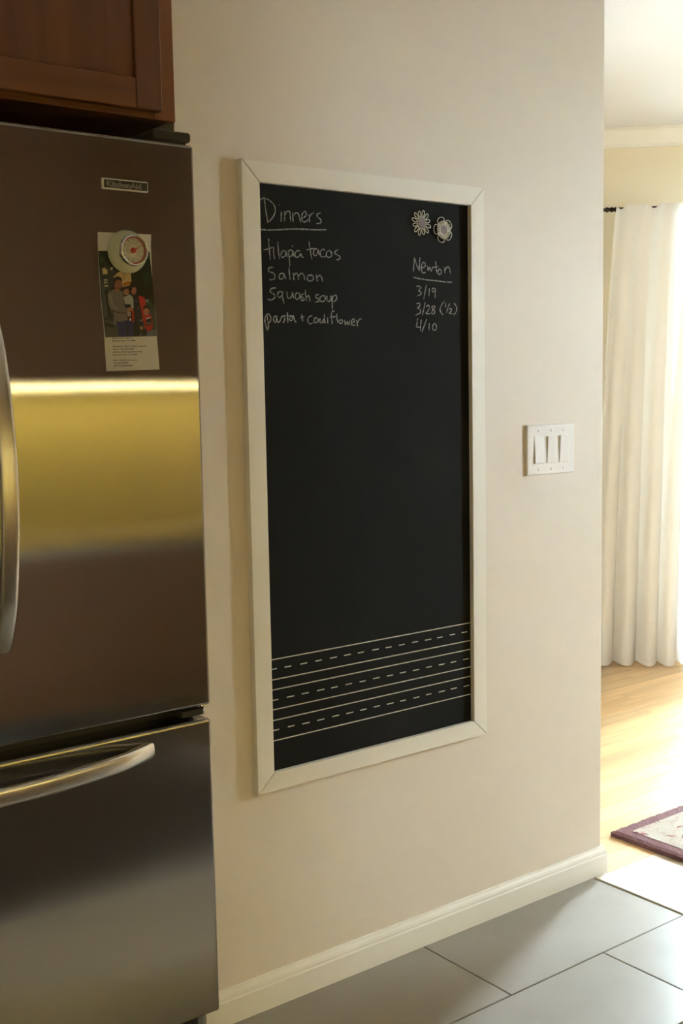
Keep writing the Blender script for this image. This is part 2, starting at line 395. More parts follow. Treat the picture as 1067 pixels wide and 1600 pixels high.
# wooden floor of the dining room
PW = .0826
fd = struct('floor_dining', bx(TX, 5.2, -3.0, .12, -.1, -.012), M_strip)
struct('floor_dining_bay', bx(AX+.12, 5.2, .12, 2.42, -.1, -.012), M_strip)
obj('threshold_strip', bx(TX+.003, 2.418, -3.0, .0-.0145, -.012, .003, bev=.002), M_strip, fd)
obj('border_board', bx(2.420, 2.640, -3.0, -.0155, -.012, 0, bev=.001), M_pale, fd)
plank_me = {}
def plank(x0, x1, y):
    L = round(x1-x0, 3)
    if L not in plank_me:
        b_ = bx(-L/2+.0003, L/2-.0003, -PW/2+.0003, PW/2-.0003, -.012, 0, bev=.0003, seg=1); me = bpy.data.meshes.new('plank'); b_.to_mesh(me); b_.free(); me.materials.append(M_oak); plank_me[L] = me
    o = bpy.data.objects.new('plank', plank_me[L]); COL.objects.link(o); o.parent = fd; o.location = ((x0+x1)/2, y, 0)
y = -.0145+PW/2; count = 0
rest = bmesh.new()
while y < 2.42:
    xs = WX+.005 if y < .12 else 2.0
    x = xs - random.choice([0, .1, .2, .3, .4])
    xe = min(5.2, 5.98-y+.05)
    first = True
    while x < xe-.02:
        L = random.choice([.4, .5, .6, .7, .8, .9]); a = max(x, xs); b_ = min(x+L, xe)
        if b_-a > .03:
            # the planks in the camera's wedge are single parts
            if count < 290 and b_ > 2.3 and y < (b_-2.3)*.95+.1 and y < 1.75: plank(a, b_, y); count += 1
            else: box(rest, a+.0005, b_-.0005, y-PW/2+.0005, y+PW/2-.0005, -.012, 0)
        x += L
    y += PW
y = -.0155-PW/2
while y > -3:
    x = 2.6405
    while x < 5.2:
        L = random.choice([.5, .6, .7, .8, .9]); b_ = min(x+L, 5.2); box(rest, x+.0005, b_-.0005, y-PW/2+.0005, y+PW/2-.0005, -.012, 0); x += L
    y -= PW
o = obj('plank_field', rest, M_oak, fd); o['kind'] = 'stuff'

# ================================================================== FRIDGE
FY = -.092; FX0, FX1 = .23, 1.1435; FM = (FX0+FX1)/2
FR = empty('refrigerator', (FM, .3, 0), 'stainless steel french-door refrigerator with bottom freezer drawer in the alcove', 'refrigerator')
obj('body', bx(FX0+.006, FX1-.006, -.012, .66, .03, 1.775, bev=.004), M_body, FR)
obj('gasket', bx(FX0+.016, FX1-.018, -.024, -.010, .11, 1.765), M_dark, FR)
def door(name, x0, x1, z0, z1):
    d = obj(name, bx(x0, x1, FY, -.022, z0, z1, bev=.005, seg=3), M_steel, FR, angle=40)
    return d
dr = door('door', FM+.002, FX1, .7227, 1.7845)
dl = door('door', FX0, FM-.002, .7227, 1.7845)
dw = door('freezer_drawer', FX0, FX1, .0924, .6935)
for nm, x0, x1, z0, z1, par in (('door_edge_trim', FX1-.0012, FX1+.0006, .728, 1.779, dr), ('drawer_edge_trim', FX1-.0012, FX1+.0006, .098, .688, dw)):
    obj(nm, bx(x0, x1, FY+.006, -.024, z0, z1), M_edge, par)
obj('top_edge_trim', bx(FX0+.006, FX1-.006, FY+.005, FY+.012, .6930, .6944), M_edge, dw)
obj('top_edge_trim', bx(FM+.008, FX1-.006, FY+.005, FY+.012, 1.7838, 1.7852), M_edge, dr)
def bow_handle(name, p0, p1, bow, width, thick, out, side, parent):
    n = 28; path = []
    for i in range(n+1):
        t = i/n; p = Vector(p0).lerp(Vector(p1), t); p.y = FY + thick*.5 - .002 - bow*math.sin(PI*t)**.8*1.0 - .012*min(1, 8*min(t, 1-t)); path.append(p)
    # flattened oval section, rounded ends
    sec = [(width/2*math.copysign(abs(math.cos(a))**.6, math.cos(a)), thick/2*math.copysign(abs(math.sin(a))**.8, math.sin(a))) for a in [2*PI*k/20 for k in range(20)]]
    bm = bmesh.new(); rings = []
    sd = Vector(side)
    for i, p in enumerate(path):
        t = (path[min(i+1, n)]-path[max(i-1, 0)]).normalized(); w = sd.cross(t).normalized()
        rings.append((p, w, t))
    def ring(p, w, k): return [bm.verts.new(p + sd*a*k + w*b*k) for a, b in sec]
    R = []
    p, w, t = rings[0]
    for q in range(5, 0, -1): 
        a = q/5*PI/2; R.append(ring(p - t*width*.42*math.sin(a), w, max(.05, math.cos(a))))
    for p, w, t in rings: R.append(ring(p, w, 1))
    p, w, t = rings[-1]
    for q in range(1, 6): 
        a = q/5*PI/2; R.append(ring(p + t*width*.42*math.sin(a), w, max(.05, math.cos(a))))
    for A, B in zip(R, R[1:]):
        for j in range(20): bm.faces.new((A[j], A[(j+1) % 20], B[(j+1) % 20], B[j]))
    bm.faces.new(R[0]); bm.faces.new(R[-1])
    return obj(name, bm, M_handle, parent, angle=60)
bow_handle('handle', (.733, 0, .892), (.733, 0, 1.49), .060, .031, .016, 0, (1, 0, 0), dr)
bow_handle('handle', (2*FM-.733, 0, .892), (2*FM-.733, 0, 1.49), .060, .031, .016, 0, (1, 0, 0), dl)
bow_handle('handle', (1.013, 0, .657), (2*FM-1.013, 0, .657), .060, .033, .016, 0, (0, 0, 1), dw)
obj('hinge_cover', bx(1.068, 1.148, -.078, .05, 1.793, 1.811, bev=.005, seg=3), M_grey, FR, angle=40)
obj('hinge_bracket', bx(1.075, 1.140, -.070, .03, 1.783, 1.794), M_dark, FR)
hb = obj('middle_hinge', bx(1.083, 1.131, -.086, -.02, .703, .7155, bev=.002), M_grey, FR)
obj('hinge_pin', lathe([(0, 0), (.0055, 0), (.0055, .018), (.004, .022), (0, .022)], (1.134, -.076, .702), (0, 0, 1), 14), M_chrome, hb, smooth=True)
obj('kick_grille', bx(FX0+.03, FX1-.022, -.052, .03, .018, .088, bev=.012, seg=3), M_dark, FR, angle=40)
for x in (FX0+.06, FX1-.05):
    obj('levelling_foot', lathe([(0, 0), (.016, 0), (.018, .004), (.012, .012), (.008, .016), (.008, .04), (0, .04)], (x, .02, 0), (0, 0, 1), 16), M_dark, FR, smooth=True)
# nameplate
npz0, npz1, npx0, npx1 = 1.6905, 1.7095, .9535, 1.0445
npl = obj('nameplate', bx(npx0, npx1, FY-.004, FY+.001, npz0, npz1, bev=.0015), M_rim, dr)
obj('nameplate_field', bx(npx0+.0035, npx1-.002, FY-.0048, FY-.003, npz0+.0025, npz1-.0025), M_plate, npl)
RX90 = Matrix.Rotation(PI/2, 4, 'X')
def onface(x, y, z): return Matrix.Translation((x, y, z)) @ RX90
text_mesh('nameplate_lettering', 'KitchenAid', .0135, .0004, M_pletter, npl, onface(npx0+.0075, FY-.0050, npz0+.0047), 1.13, .0005)

# ------------------------------------------------ cabinet over the fridge
CB = empty('wall_cabinet', (FM, .1, 1.84), 'cherry wood wall cabinet with recessed-panel doors above the refrigerator', 'cabinet')
cx0, cx1, cz0, cz1 = .18, 1.1535, 1.8435, 2.42
obj('body', bx(cx0, cx1, .004, .60, cz0+.004, cz1), M_cherry_v, CB)
obj('stile', bx(cx1-.045, cx1, -.012, .006, cz0, cz1, bev=.001), M_cherry_v, CB)
obj('stile', bx(cx0, cx0+.045, -.012, .006, cz0, cz1, bev=.001), M_cherry_v, CB)
obj('rail', bx(cx0+.0455, cx1-.0455, -.0115, .006, cz0, cz0+.04, bev=.001), M_cherry_h, CB)
obj('rail', bx(cx0+.0455, cx1-.0455, -.0115, .006, cz1-.04, cz1, bev=.001), M_cherry_h, CB)
def cab_door(x0, x1, z0, z1, y0, y1, parent, fr=.055, depth=.008):
    d = empty('door', (0, 0, 0)); d.parent = parent; off = Vector(parent.location); d.location = -off
    v = bx(x0, x0+fr, y0, y1, z0, z1, bev=.0025); obj('door_stile', v, M_cherry_v, d)
    v = bx(x1-fr, x1, y0, y1, z0, z1, bev=.0025); obj('door_stile', v, M_cherry_v, d)
    for a, b_ in ((z0, z0+fr), (z1-fr, z1)): obj('door_rail', bx(x0+fr, x1-fr, y0+.0005, y1, a, b_, bev=.002), M_cherry_h, d)
    obj('door_panel', bx(x0+fr, x1-fr, y0+depth, y1-.002, z0+fr, z1-fr), M_cherry_v, d)
    return d
cmid = (cx0+cx1)/2
cab_door(cmid+.0015, 1.1165, 1.8545, 2.40, -.032, -.0125, CB)
cab_door(2*cmid-1.1165, cmid-.0015, 1.8545, 2.40, -.032, -.0125, CB)

# ================================================================== CHALKBOARD
KB = empty('chalkboard', (1.634, -.004, .4812), 'tall black chalkboard in a mitred white wooden frame hung on the beige wall', 'chalkboard')
ix0, ix1, iz0, iz1 = 1.3405, 1.9270, .5205, 1.7482; fw = .0425; FT = -.016
ox0, ox1, oz0, oz1 = ix0-fw, ix1+fw, iz0-fw+.003, iz1+fw
obj('board', bx(ix0-.01, ix1+.01, -.004, -.001, iz0-.01, iz1+.01), M_board, KB)
g = .0010
def rail_piece(pts):
    bm = prism(pts, FT, -.0005)
    es = [e for e in bm.edges if all(abs(v.co.y-FT) < 1e-6 for v in e.verts)]
    bmesh.ops.bevel(bm, geom=es, offset=.0012, segments=2, affect='EDGES', profile=.5)
    obj('frame_rail', bm, M_frame, KB)
rail_piece([(ox0, oz1-g), (ox0, oz0+g), (ix0, iz0+g), (ix0, iz1-g)])
rail_piece([(ox1, oz0+g), (ox1, oz1-g), (ix1, iz1-g), (ix1, iz0+g)])
rail_piece([(ox0+g, oz1), (ix0+g, iz1), (ix1-g, iz1), (ox1-g, oz1)])
rail_piece([(ox0+g, oz0), (ox1-g, oz0), (ix1-g, iz0), (ix0+g, iz0)])
# painted handwriting guide lines
YB = -.0044
zs = [.7626, .7190, .6972, .6540, .6308, .5863]
for z in zs: obj('ruled_line', bx(ix0+.0002, ix1-.0002, YB, -.0038, z-.0011, z+.0011), M_paintline, KB)
for z in (.7415, .6750, .6093):
    x = ix0+.0005 + (.001 if z > .7 else .004)
    for k in range(15):
        a = x + k*.0398 + random.uniform(-.0012, .0012); b_ = min(a+.0185+random.uniform(-.0015, .0015), ix1-.001)
        dz = random.uniform(-.0006, .0006)
        obj('dash', bx(a, b_, YB, -.0038, z+dz-.0011, z+dz+.0011), M_paintline, KB)

# chalk handwriting, traced stroke by stroke
CW, CY = -.0046, -.0042
def chalk(name, strokes, o0, sc, width):
    bm = bmesh.new()
    for st in strokes:
        P = []
        for (u, v) in st:
            h = hit(o0[0]+u/sc, o0[1]+v/sc, 1, -.004); P.append((h.x, 0, h.z))
        L = smooth_line(P, 5)
        n = len(L); vs = []
        for i, p in enumerate(L):
            t = (L[min(i+1, n-1)]-L[max(i-1, 0)])
            if t.length < 1e-9: t = Vector((1, 0, 0))
            t.normalize(); q = Vector((-t.z, 0, t.x))
            w = width*(.5+.12*math.sin(i*.9+p.x*300))*(.7 if i in (0, n-1) else 1)
            vs.append((p+q*w, p-q*w))
        A = [(bm.verts.new((a.x, CW, a.z)), bm.verts.new((b.x, CW, b.z)), bm.verts.new((a.x, CY+.0006, a.z)), bm.verts.new((b.x, CY+.0006, b.z))) for a, b in vs]
        for a, b in zip(A, A[1:]):
            bm.faces.new((a[0], a[1], b[1], b[0])); bm.faces.new((a[2], a[0], b[0], b[2])); bm.faces.new((a[1], a[3], b[3], b[1]))
    return obj(name, bm, M_chalk, KB)
C3, S3 = (390, 270), 5.081; C4, S4 = (600, 290), 6.276
T_dinners = [
 [(113,190),(122,260),(133,335),(143,392)], [(75,240),(82,214),(110,203),(150,215),(190,252),(203,297),(190,342),(162,380),(138,396)],
 [(252,308),(250,350),(248,388)], [(233,252),(236,258)],
 [(279,305),(277,345),(278,388)], [(279,335),(295,308),(316,308),(322,340),(325,390)],
 [(342,318),(342,355),(346,392)], [(347,345),(366,318),(386,326),(395,355),(403,393)],
 [(415,362),(440,347),(449,322),(435,306),(418,325),(412,360),(421,386),(446,388),(464,370)],
 [(470,330),(472,360),(475,396)], [(475,355),(490,327),(509,321)],
 [(563,318),(540,326),(533,346),(552,361),(568,379),(560,398),(530,403)]]
T_rule1 = [[(85,449),(150,455),(230,452),(320,447),(420,447),(520,453),(610,452)]]
T_tilapia = [
 [(150,522),(153,585),(163,690)], [(108,613),(140,606),(188,590)], [(190,590),(190,635),(197,684)], [(222,548),(227,615),(236,686)],
 [(287,625),(266,619),(249,645),(256,671),(280,661),(290,630),(297,670)],
 [(305,612),(312,665),(319,738)], [(308,628),(325,610),(339,626),(335,655),(316,670)], [(338,576),(340,592)],
 [(345,622),(346,640),(350,664)],
 [(400,622),(376,620),(359,645),(366,669),(390,665),(405,640),(412,664),(426,673)],
 [(470,545),(480,612),(493,688)], [(448,613),(480,606),(517,599)],
 [(538,604),(514,609),(505,639),(518,659),(538,641),(543,608),(552,652)],
 [(598,612),(576,608),(560,631),(564,661),(590,668),(607,660)],
 [(626,618),(609,635),(612,664),(635,671),(651,649),(641,622),(620,619)],
 [(702,611),(681,622),(675,640),(696,652),(717,668),(709,687),(685,691)]]
T_salmon = [
 [(188,752),(161,752),(146,770),(156,785),(187,797),(201,821),(190,845),(154,850)],
 [(271,800),(246,800),(232,825),(245,846),(268,831),(272,800),(286,846)], [(312,745),(315,800),(320,848)],
 [(345,795),(348,825),(351,853)], [(350,818),(368,797),(382,812),(389,851)], [(390,820),(410,797),(428,812),(438,852)],
 [(481,812),(459,822),(460,850),(485,859),(506,841),(496,815),(475,813)],
 [(528,808),(532,838),(536,863)], [(535,832),(552,815),(569,826),(578,864)]]
T_squash = [
 [(208,914),(176,918),(160,940),(181,958),(201,976),(190,1000),(160,1010),(138,1000)],
 [(256,945),(233,945),(220,970),(235,991),(258,971),(261,945),(263,1000),(271,1037)],
 [(295,945),(299,985),(318,996),(335,976),(339,945),(347,997)],
 [(391,955),(371,956),(360,985),(375,1006),(395,986),(396,955),(406,1007)],
 [(430,962),(413,968),(411,984),(431,998),(428,1013),(407,1013)],
 [(440,929),(444,975),(451,1016)], [(452,990),(465,975),(474,990),(478,1020)],
 [(547,965),(526,972),(526,990),(546,1003),(549,1020),(519,1026)],
 [(581,975),(560,986),(560,1014),(582,1023),(599,1006),(593,978),(572,977)],
 [(612,975),(615,1009),(630,1022),(642,1001),(645,975),(649,1022)],
 [(655,975),(655,1030),(654,1082)], [(657,988),(680,970),(691,991),(681,1015),(658,1026)]]
T_pasta = [
 [(497,1134),(470,1145),(460,1175),(475,1200),(501,1190)],
 [(536,1150),(515,1156),(512,1185),(530,1190),(543,1160),(549,1194)],
 [(558,1155),(560,1185),(575,1191),(585,1160),(590,1194)], [(592,1120),(594,1160),(598,1194)],
 [(618,1150),(619,1175),(621,1199)], [(672,1101),(656,1097),(648,1130),(652,1165),(655,1202)], [(634,1149),(692,1140)],
 [(690,1119),(693,1155),(699,1192)],
 [(722,1165),(708,1178),(715,1196),(732,1190),(735,1170),(720,1166)],
 [(752,1168),(759,1207),(772,1180),(783,1207),(796,1172)],
 [(808,1196),(833,1175),(825,1160),(809,1175),(808,1205),(836,1209)],
 [(850,1170),(852,1195),(855,1220)], [(855,1194),(868,1167),(888,1159)]]
T_pasta1 = [
 [(165,180),(175,280),(190,400),(172,478),(140,400),(114,290),(125,205),(175,138),(222,172),(240,240),(222,305),(185,330)],
 [(358,180),(315,195),(293,245),(315,315),(350,295),(366,195),(372,290),(395,315),(430,285),(460,215),(505,172),(528,215),(520,290),(485,328)],
 [(583,110),(590,210),(595,325)], [(535,175),(610,180),(715,180)],
 [(715,185),(665,200),(632,245),(650,280),(690,262),(718,192),(735,275),(770,320)],
 [(880,150),(890,220),(908,298)], [(860,222),(935,195)]]
T_newton = [
 [(286,846),(292,775),(298,705)], [(298,712),(320,780),(344,838)], [(344,838),(347,770),(351,704)],
 [(365,812),(400,791),(400,760),(381,755),(366,790),(370,844),(390,858),(406,848)],
 [(425,785),(430,836),(447,800),(462,841),(478,790)], [(505,744),(509,800),(516,862)], [(479,803),(532,795)],
 [(546,815),(528,835),(535,868),(555,866),(562,838),(542,816)],
 [(592,800),(594,830),(596,862)], [(597,828),(620,798),(640,812),(650,864)]]
T_rule2 = [[(283,898),(350,914),(430,925),(520,935),(600,944),(666,948)]]
T_d1 = [[(314,991),(340,985),(360,1005),(336,1030),(361,1046),(355,1070),(325,1081)], [(415,968),(400,1045),(387,1116)], [(443,1008),(440,1084)], [(500,1010),(476,1008),(472,1039),(494,1040),(503,1010),(501,1055),(498,1102)]]
T_d2 = [[(314,1159),(345,1155),(350,1180),(326,1200),(356,1216),(350,1250),(308,1271)], [(403,1144),(388,1210),(374,1270)], [(411,1190),(430,1172),(445,1191),(430,1230),(408,1256),(457,1255)],
 [(497,1180),(470,1186),(475,1214),(495,1231),(489,1258),(469,1254),(471,1230),(491,1206),(497,1178)],
 [(592,1134),(557,1180),(549,1226),(577,1269)], [(603,1150),(605,1191)], [(641,1154),(626,1200),(611,1246)], [(640,1215),(655,1205),(660,1225),(640,1253),(673,1256)], [(682,1150),(705,1181),(710,1226),(681,1273)]]
T_d3 = [[(330,1300),(323,1345),(318,1385),(361,1386)], [(363,1314),(358,1370),(355,1422)], [(416,1309),(393,1375),(369,1437)], [(443,1349),(440,1419)], [(491,1350),(475,1380),(480,1415),(504,1416),(514,1380),(493,1350)]]
for nm, T, o0, sc in (('chalk_heading', T_dinners, C3, S3), ('chalk_underline', T_rule1, C3, S3), ('chalk_words', T_tilapia, C3, S3), ('chalk_words', T_salmon, C3, S3), ('chalk_words', T_squash, C3, S3), ('chalk_words', T_pasta1, (405, 480), 13.34), ('chalk_words', T_pasta, C3, S3),
                      ('chalk_heading', T_newton, C4, S4), ('chalk_underline', T_rule2, C4, S4), ('chalk_dates', T_d1, C4, S4), ('chalk_dates', T_d2, C4, S4), ('chalk_dates', T_d3, C4, S4)):
    chalk(nm, T, o0, sc, .0021 if 'under' not in nm else .0024)

# flower magnets on the board
def flower(c, label, kind):
    f = empty('flower_magnet', (c[0], -.004, c[1]), label, 'magnet', 'flower magnets on the chalkboard')
    x0, z0 = c; Y = -.0085
    def loop(name, ang, r0, r1, w, wire, y=Y):
        pts = []
        ca, sa = math.cos(ang), math.sin(ang)
        for k in range(16):
            a = 2*PI*k/16; u = (r0+r1)/2 + (r1-r0)/2*math.cos(a); v = w*math.sin(a)*(.75+.25*math.cos(a))
            pts.append((x0+ca*u-sa*v, y, z0+sa*u+ca*v))
        return sweep(pts, circ(wire, 6), closed=True, up=Vector((0, 1, 0)))
    if kind == 0:
        for k in range(12): obj('petal', loop('p', 2*PI*(k+.5)/12, .0112, .0285-.0025*(k % 3 == 0), .0046, .0009), M_wire, f, smooth=True)
    else:
        for k in range(5): obj('petal', loop('p', 2*PI*k/5+.63, .0075, .0290, .0140, .0009), M_wire, f, smooth=True)
        for k in range(20): obj('inner_petal', loop('q', 2*PI*k/20, .0105, .0205, .0024, .0008, Y-.0022), M_wire, f, smooth=True)
    obj('centre', lathe([(.0100, 0), (.0112, .001), (.0112, .0052), (.0104, .0062), (.004, .0065), (0, .0065)], (x0, -.0045, z0), (0, -1, 0), 24), M_mauve, f, angle=40)
    obj('magnet_disc', lathe([(.009, 0), (.009, .003), (0, .003)], (x0, -.0044, z0), (0, -1, 0), 16), M_dark, f)
flower((1.7800, 1.6986), 'white wire flower magnet with one ring of narrow petals', 0)
flower((1.8460, 1.6874), 'white wire flower magnet with five round petals around a ring of small loops', 1)

# ================================================================== LIGHT SWITCH
sx0, sx1, sz0, sz1 = 2.1225, 2.2979, 1.1057, 1.2315
SW = empty('light_switch', ((sx0+sx1)/2, 0, (sz0+sz1)/2), 'white triple rocker light switch plate on the wall right of the chalkboard', 'light switch')
bm = bx(sx0, sx1, -.0065, 0, sz0, sz1); es = [e for e in bm.edges if all(v.co.y < -.006 for v in e.verts)]
bmesh.ops.bevel(bm, geom=es, offset=.0045, segments=3, affect='EDGES', profile=.6)
obj('plate', bm, M_white, SW, angle=35)
scx = (sx0+sx1)/2; scz = (sz0+sz1)/2
for k in (-1, 0, 1):
    x = scx + k*.0462
    rec = obj('rocker_surround', bx(x-.0178, x+.0178, -.0072, -.0055, scz-.0348, scz+.0348, bev=.0006), M_white, SW)
    bm = bx(x-.0160, x+.0160, -.0090, -.0062, scz-.0328, scz+.0328, bev=.0009)
    tilt = .055 if k == -1 else -.05
    for v in bm.verts:
        if v.co.y < -.0075: v.co.y += (v.co.z-scz)*tilt
    obj('rocker', bm, M_white, SW)
    for s in (-1, 1):
        sc_ = obj('screw', lathe([(.0034, 0), (.0034, .0006), (.0024, .0012), (0, .0013)], (x, -.0064, scz+s*.0484), (0, -1, 0), 14), M_screw, SW, smooth=True)
        obj('screw_slot', bx(x-.00025, x+.00025, -.0078, -.0074, scz+s*.0484-.0018, scz+s*.0484+.0018), M_screw, sc_)

# ================================================================== THINGS ON THE FRIDGE DOOR
C2, S2 = (130, 340), 6.157
def fpt(u, v, y=FY): 
    h = hit(C2[0]+u/S2, C2[1]+v/S2, 1, y); return (h.x, h.z)
def curl(x, z):        # the sheet lifts a little off the door towards its lower corners
    t = max(0, (1.45-z)/.08); return .0035*t*t
def sheet(name, outline, y0, y1, m_, parent):
    bm = prism(outline, y0, y1); return obj(name, bm, m_, parent)
NP = sheet('note_paper', [fpt(*p) for p in [(138,138),(140,330),(168,800),(195,1050),(222,1477),(480,1470),(733,1461),(712,1200),(690,900),(662,600),(649,260),(652,163)]], FY-.0006, FY-.0002, M_paper, None)
tag(NP, 'narrow white typed note hanging behind the snapshot on the fridge door', 'note')
lines = [(275,1167,470,'Address: 1111 Grant R'), (275,1192,500,'Mountain View, CA 94040'), (280,1246,605,'Stevenson PACT (Evan\'s school)'), (281,1274,488,'Phone:  000-000-0000'), (282,1300,568,'Address: 750-B San Pierre Way'), (283,1327,520,'Mountain View, CA 94043'), (287,1379,517,'Blue Shield Insurance'), (290,1406,430,'Group# 000000'), (292,1433,472,'ID# XXX000000000')]
for (u0, v, u1, body) in lines:
    a = fpt(u0, v); b_ = fpt(u1, v-4)
    t = text_mesh('typed_line', body, .0036, .00005, M_ink, NP, Matrix.Identity(4), 1, .00006)
    w = max(q.co.x for q in t.data.vertices) or 1
    ang = math.atan2(b_[1]-a[1], b_[0]-a[0])
    t.data.transform(onface(a[0], FY-.00068, a[1]) @ Matrix.Rotation(ang, 4, 'Z') @ Matrix.Diagonal(((b_[0]-a[0])/w, 1, 1, 1)))
PH = sheet('snapshot', [fpt(*p) for p in [(142,320),(172,800),(212,1152),(705,1140),(672,700),(635,328)]], FY-.0011, FY-.0007, mat('photo_dark_trees', srgb(22, 24, 20), .3), None)
tag(PH, 'colour snapshot of a family of four held by a round thermometer magnet', 'photograph')
pic = bmesh.new(); pic_m = []; pcount = [0]
def ell(cx, cy, rx, ry, n=18, a0=0, a1=2*PI): return [(cx+rx*math.cos(a0+(a1-a0)*k/n), cy+ry*math.sin(a0+(a1-a0)*k/n)) for k in range(n)]
def pp(col, pts):
    pcount[0] += 1; y = FY-.0011-.00001*pcount[0]
    if col not in pic_m: pic_m.append(col)
    vs = [pic.verts.new((x, y, z)) for x, z in (fpt(*q) for q in pts)]
    f = pic.faces.new(vs); f.material_index = pic_m.index(col)
pp((32,42,30), [(145,330),(230,330),(250,430),(200,480),(148,470)]); pp((24,36,26), [(480,420),(636,340),(660,620),(560,700),(470,600)])
pp((46,74,44), [(155,390),(190,370),(205,420),(170,440)]); pp((30,50,34), [(560,560),(630,520),(650,640),(590,680)])
pp((48,52,56), [(153,480),(240,460),(330,520),(300,640),(235,720),(300,1000),(192,970),(165,700)])
pp((72,78,80), [(172,640),(200,630),(232,950),(200,960)]); pp((26,26,28), [(200,700),(232,700),(270,980),(240,960)])
pp((216,188,136), [(285,575),(330,530),(360,512),(455,530),(462,612),(440,656),(375,668),(362,600)]); pp((196,158,104), [(385,545),(400,535),(395,600),(378,600)])
pp((186,118,38), [(372,632),(455,612),(452,648),(380,662)])
pp((205,190,140), [(180,492),(205,480),(214,500),(230,496),(230,544),(186,546)]); pp((190,178,130), [(256,482),(284,476),(280,498),(262,510)])
for (a, b_) in ((198, 592), (216, 592), (198, 618), (218, 618), (205, 650), (222, 650)): pp((220,205,160), [(a,b_),(a+12,b_),(a+12,b_+16),(a,b_+16)])
pp((74,72,74), [(200,985),(330,1000),(345,1148),(212,1150)]); pp((110,108,106), [(290,960),(315,1000),(312,1035),(290,1030)]); pp((30,30,34), [(205,1010),(290,1030),(300,1060),(208,1050)])
pp((70,72,70), [(600,880),(685,890),(700,1090),(560,1090)]); pp((44,72,62), [(586,805),(640,800),(672,845),(678,885),(600,890)]); pp((120,140,150), [(590,790),(622,785),(630,812),(596,815)])
pp((98,104,116), [(560,1085),(700,1080),(704,1138),(540,1140)])
pp((42,42,100), [(318,1000),(420,985),(482,985),(478,1145),(340,1148)]); pp((28,28,62), [(408,1000),(430,1000),(432,1146),(412,1146)])
pp((116,108,104), [(230,735),(250,710),(290,690),(330,712),(372,700),(388,760),(395,850),(420,872),(456,880),(452,910),(418,918),(424,985),(380,1000),(330,1003),(300,985),(285,920),(262,890),(240,830)])
pp((84,78,76), [(268,880),(330,905),(418,912),(416,925),(330,922),(275,905)]); pp((134,126,120), [(240,740),(262,722),(290,840),(340,880),(290,880),(255,820)])
pp((152,98,78), ell(331,640,37,62)); pp((34,26,22), [(288,650),(288,605),(300,574),(334,563),(366,584),(371,628),(358,608),(330,598),(306,612),(297,650)])
pp((110,60,48), [(318,676),(352,672),(345,686),(326,688)]); pp((168,112,90), [(300,690),(350,700),(330,716),(300,706)])
pp((168,118,94), ell(410,712,29,37)); pp((52,36,28), [(381,715),(382,680),(405,662),(432,672),(440,704),(425,686),(398,690)])
pp((168,174,168), [(386,765),(420,752),(442,737),(468,760),(484,800),(484,872),(462,880),(450,836),(400,836)]); pp((36,30,52), [(397,834),(452,834),(458,872),(400,868)])
pp((26,20,22), ell(482,694,46,62)); pp((168,108,88), ell(482,700,26,44)); pp((26,20,22), [(452,680),(470,645),(512,655),(500,672),(470,672),(458,720)]); pp((150,72,62), [(472,722),(496,718),(490,730),(478,732)])
pp((32,30,44), [(478,772),(532,764),(560,880),(572,1000),(520,1012),(484,1008)]); pp((96,88,110), [(500,800),(512,796),(512,812),(502,812)]); pp((88,70,100), [(520,870),(532,866),(534,884),(522,884)]); pp((100,96,110), [(538,985),(566,975),(568,1000),(540,1002)])
pp((172,30,26), [(528,752),(560,756),(588,778),(602,852),(590,960),(602,1015),(572,1004),(556,900),(540,830)]); pp((172,30,26), [(464,898),(486,888),(487,1008),(466,1000)])
pp((20,18,20), [(482,1004),(534,1004),(530,1144),(484,1145)])
pp((160,150,146), [(420,900),(456,912),(452,955),(424,948)]); pp((60,30,30), [(426,950),(452,955),(458,996),(432,992)]); pp((200,190,186), [(440,970),(458,968),(456,992),(442,994)])
pp((172,110,88), [(420,868),(452,862),(478,870),(474,896),(428,904)])
pp((24,22,24), [(556,1050),(612,1085),(604,1140),(556,1140)]); pp((176,36,42), [(588,955),(630,925),(656,952),(666,1050),(655,1085),(618,1096),(584,1052)])
pp((28,26,34), [(598,984),(646,966),(656,1012),(640,1036),(604,1042)]); pp((184,176,176), [(600,966),(642,954),(646,966),(602,980)]); pp((150,146,150), [(606,1008),(626,1020),(648,1004),(648,1012),(626,1028),(606,1016)])
pp((170,112,92), ell(603,905,28,40)); pp((24,20,20), [(574,895),(574,858),(600,842),(628,854),(634,892),(615,872),(590,872)]); pp((170,112,92), [(540,1050),(566,1046),(570,1080),(548,1078)])
pmats = []
for c in pic_m: pmats.append(mat('photo_print_%d_%d_%d' % c, tuple(q*.8 for q in srgb(*c)), .3))
me = bpy.data.meshes.new('picture'); pic.to_mesh(me); pic.free()
link('picture', me, pmats, PH)

# thermometer magnet
tc_ = fpt((196-130)*S2, (394-340)*S2); tcx, tcz = tc_
TH = empty('thermometer_magnet', (tcx, FY-.0015, tcz), 'round cream retro thermometer magnet with chrome rim and red pointer', 'magnet')
Yb = FY-.0021
TR_ = .0385
obj('case', lathe([(.034, 0), (.0375, .0015), (TR_, .005), (.0372, .010), (.0345, .015), (.031, .019), (.0285, .022), (.0275, .0245), (0, .0245)], (tcx, Yb, tcz), (0, -1, 0), 48), M_cream, TH, smooth=True)
obj('bezel', lathe([(.0268, .020), (.0275, .024), (.0275, .033), (.0265, .0348), (.0245, .0345), (.0240, .032), (.0240, .026)], (tcx, Yb, tcz), (0, -1, 0), 48), M_chrome, TH, smooth=True)
dial = obj('dial', lathe([(.0240, .0260), (.0240, .0275), (0, .0275)], (tcx, Yb, tcz), (0, -1, 0), 40), M_dialwhite, TH)
obj('red_ring', lathe([(.0236, .0274), (.0236, .0278), (.0216, .0278), (.0216, .0274)], (tcx, Yb, tcz), (0, -1, 0), 40), M_red, dial)
bm = bmesh.new()
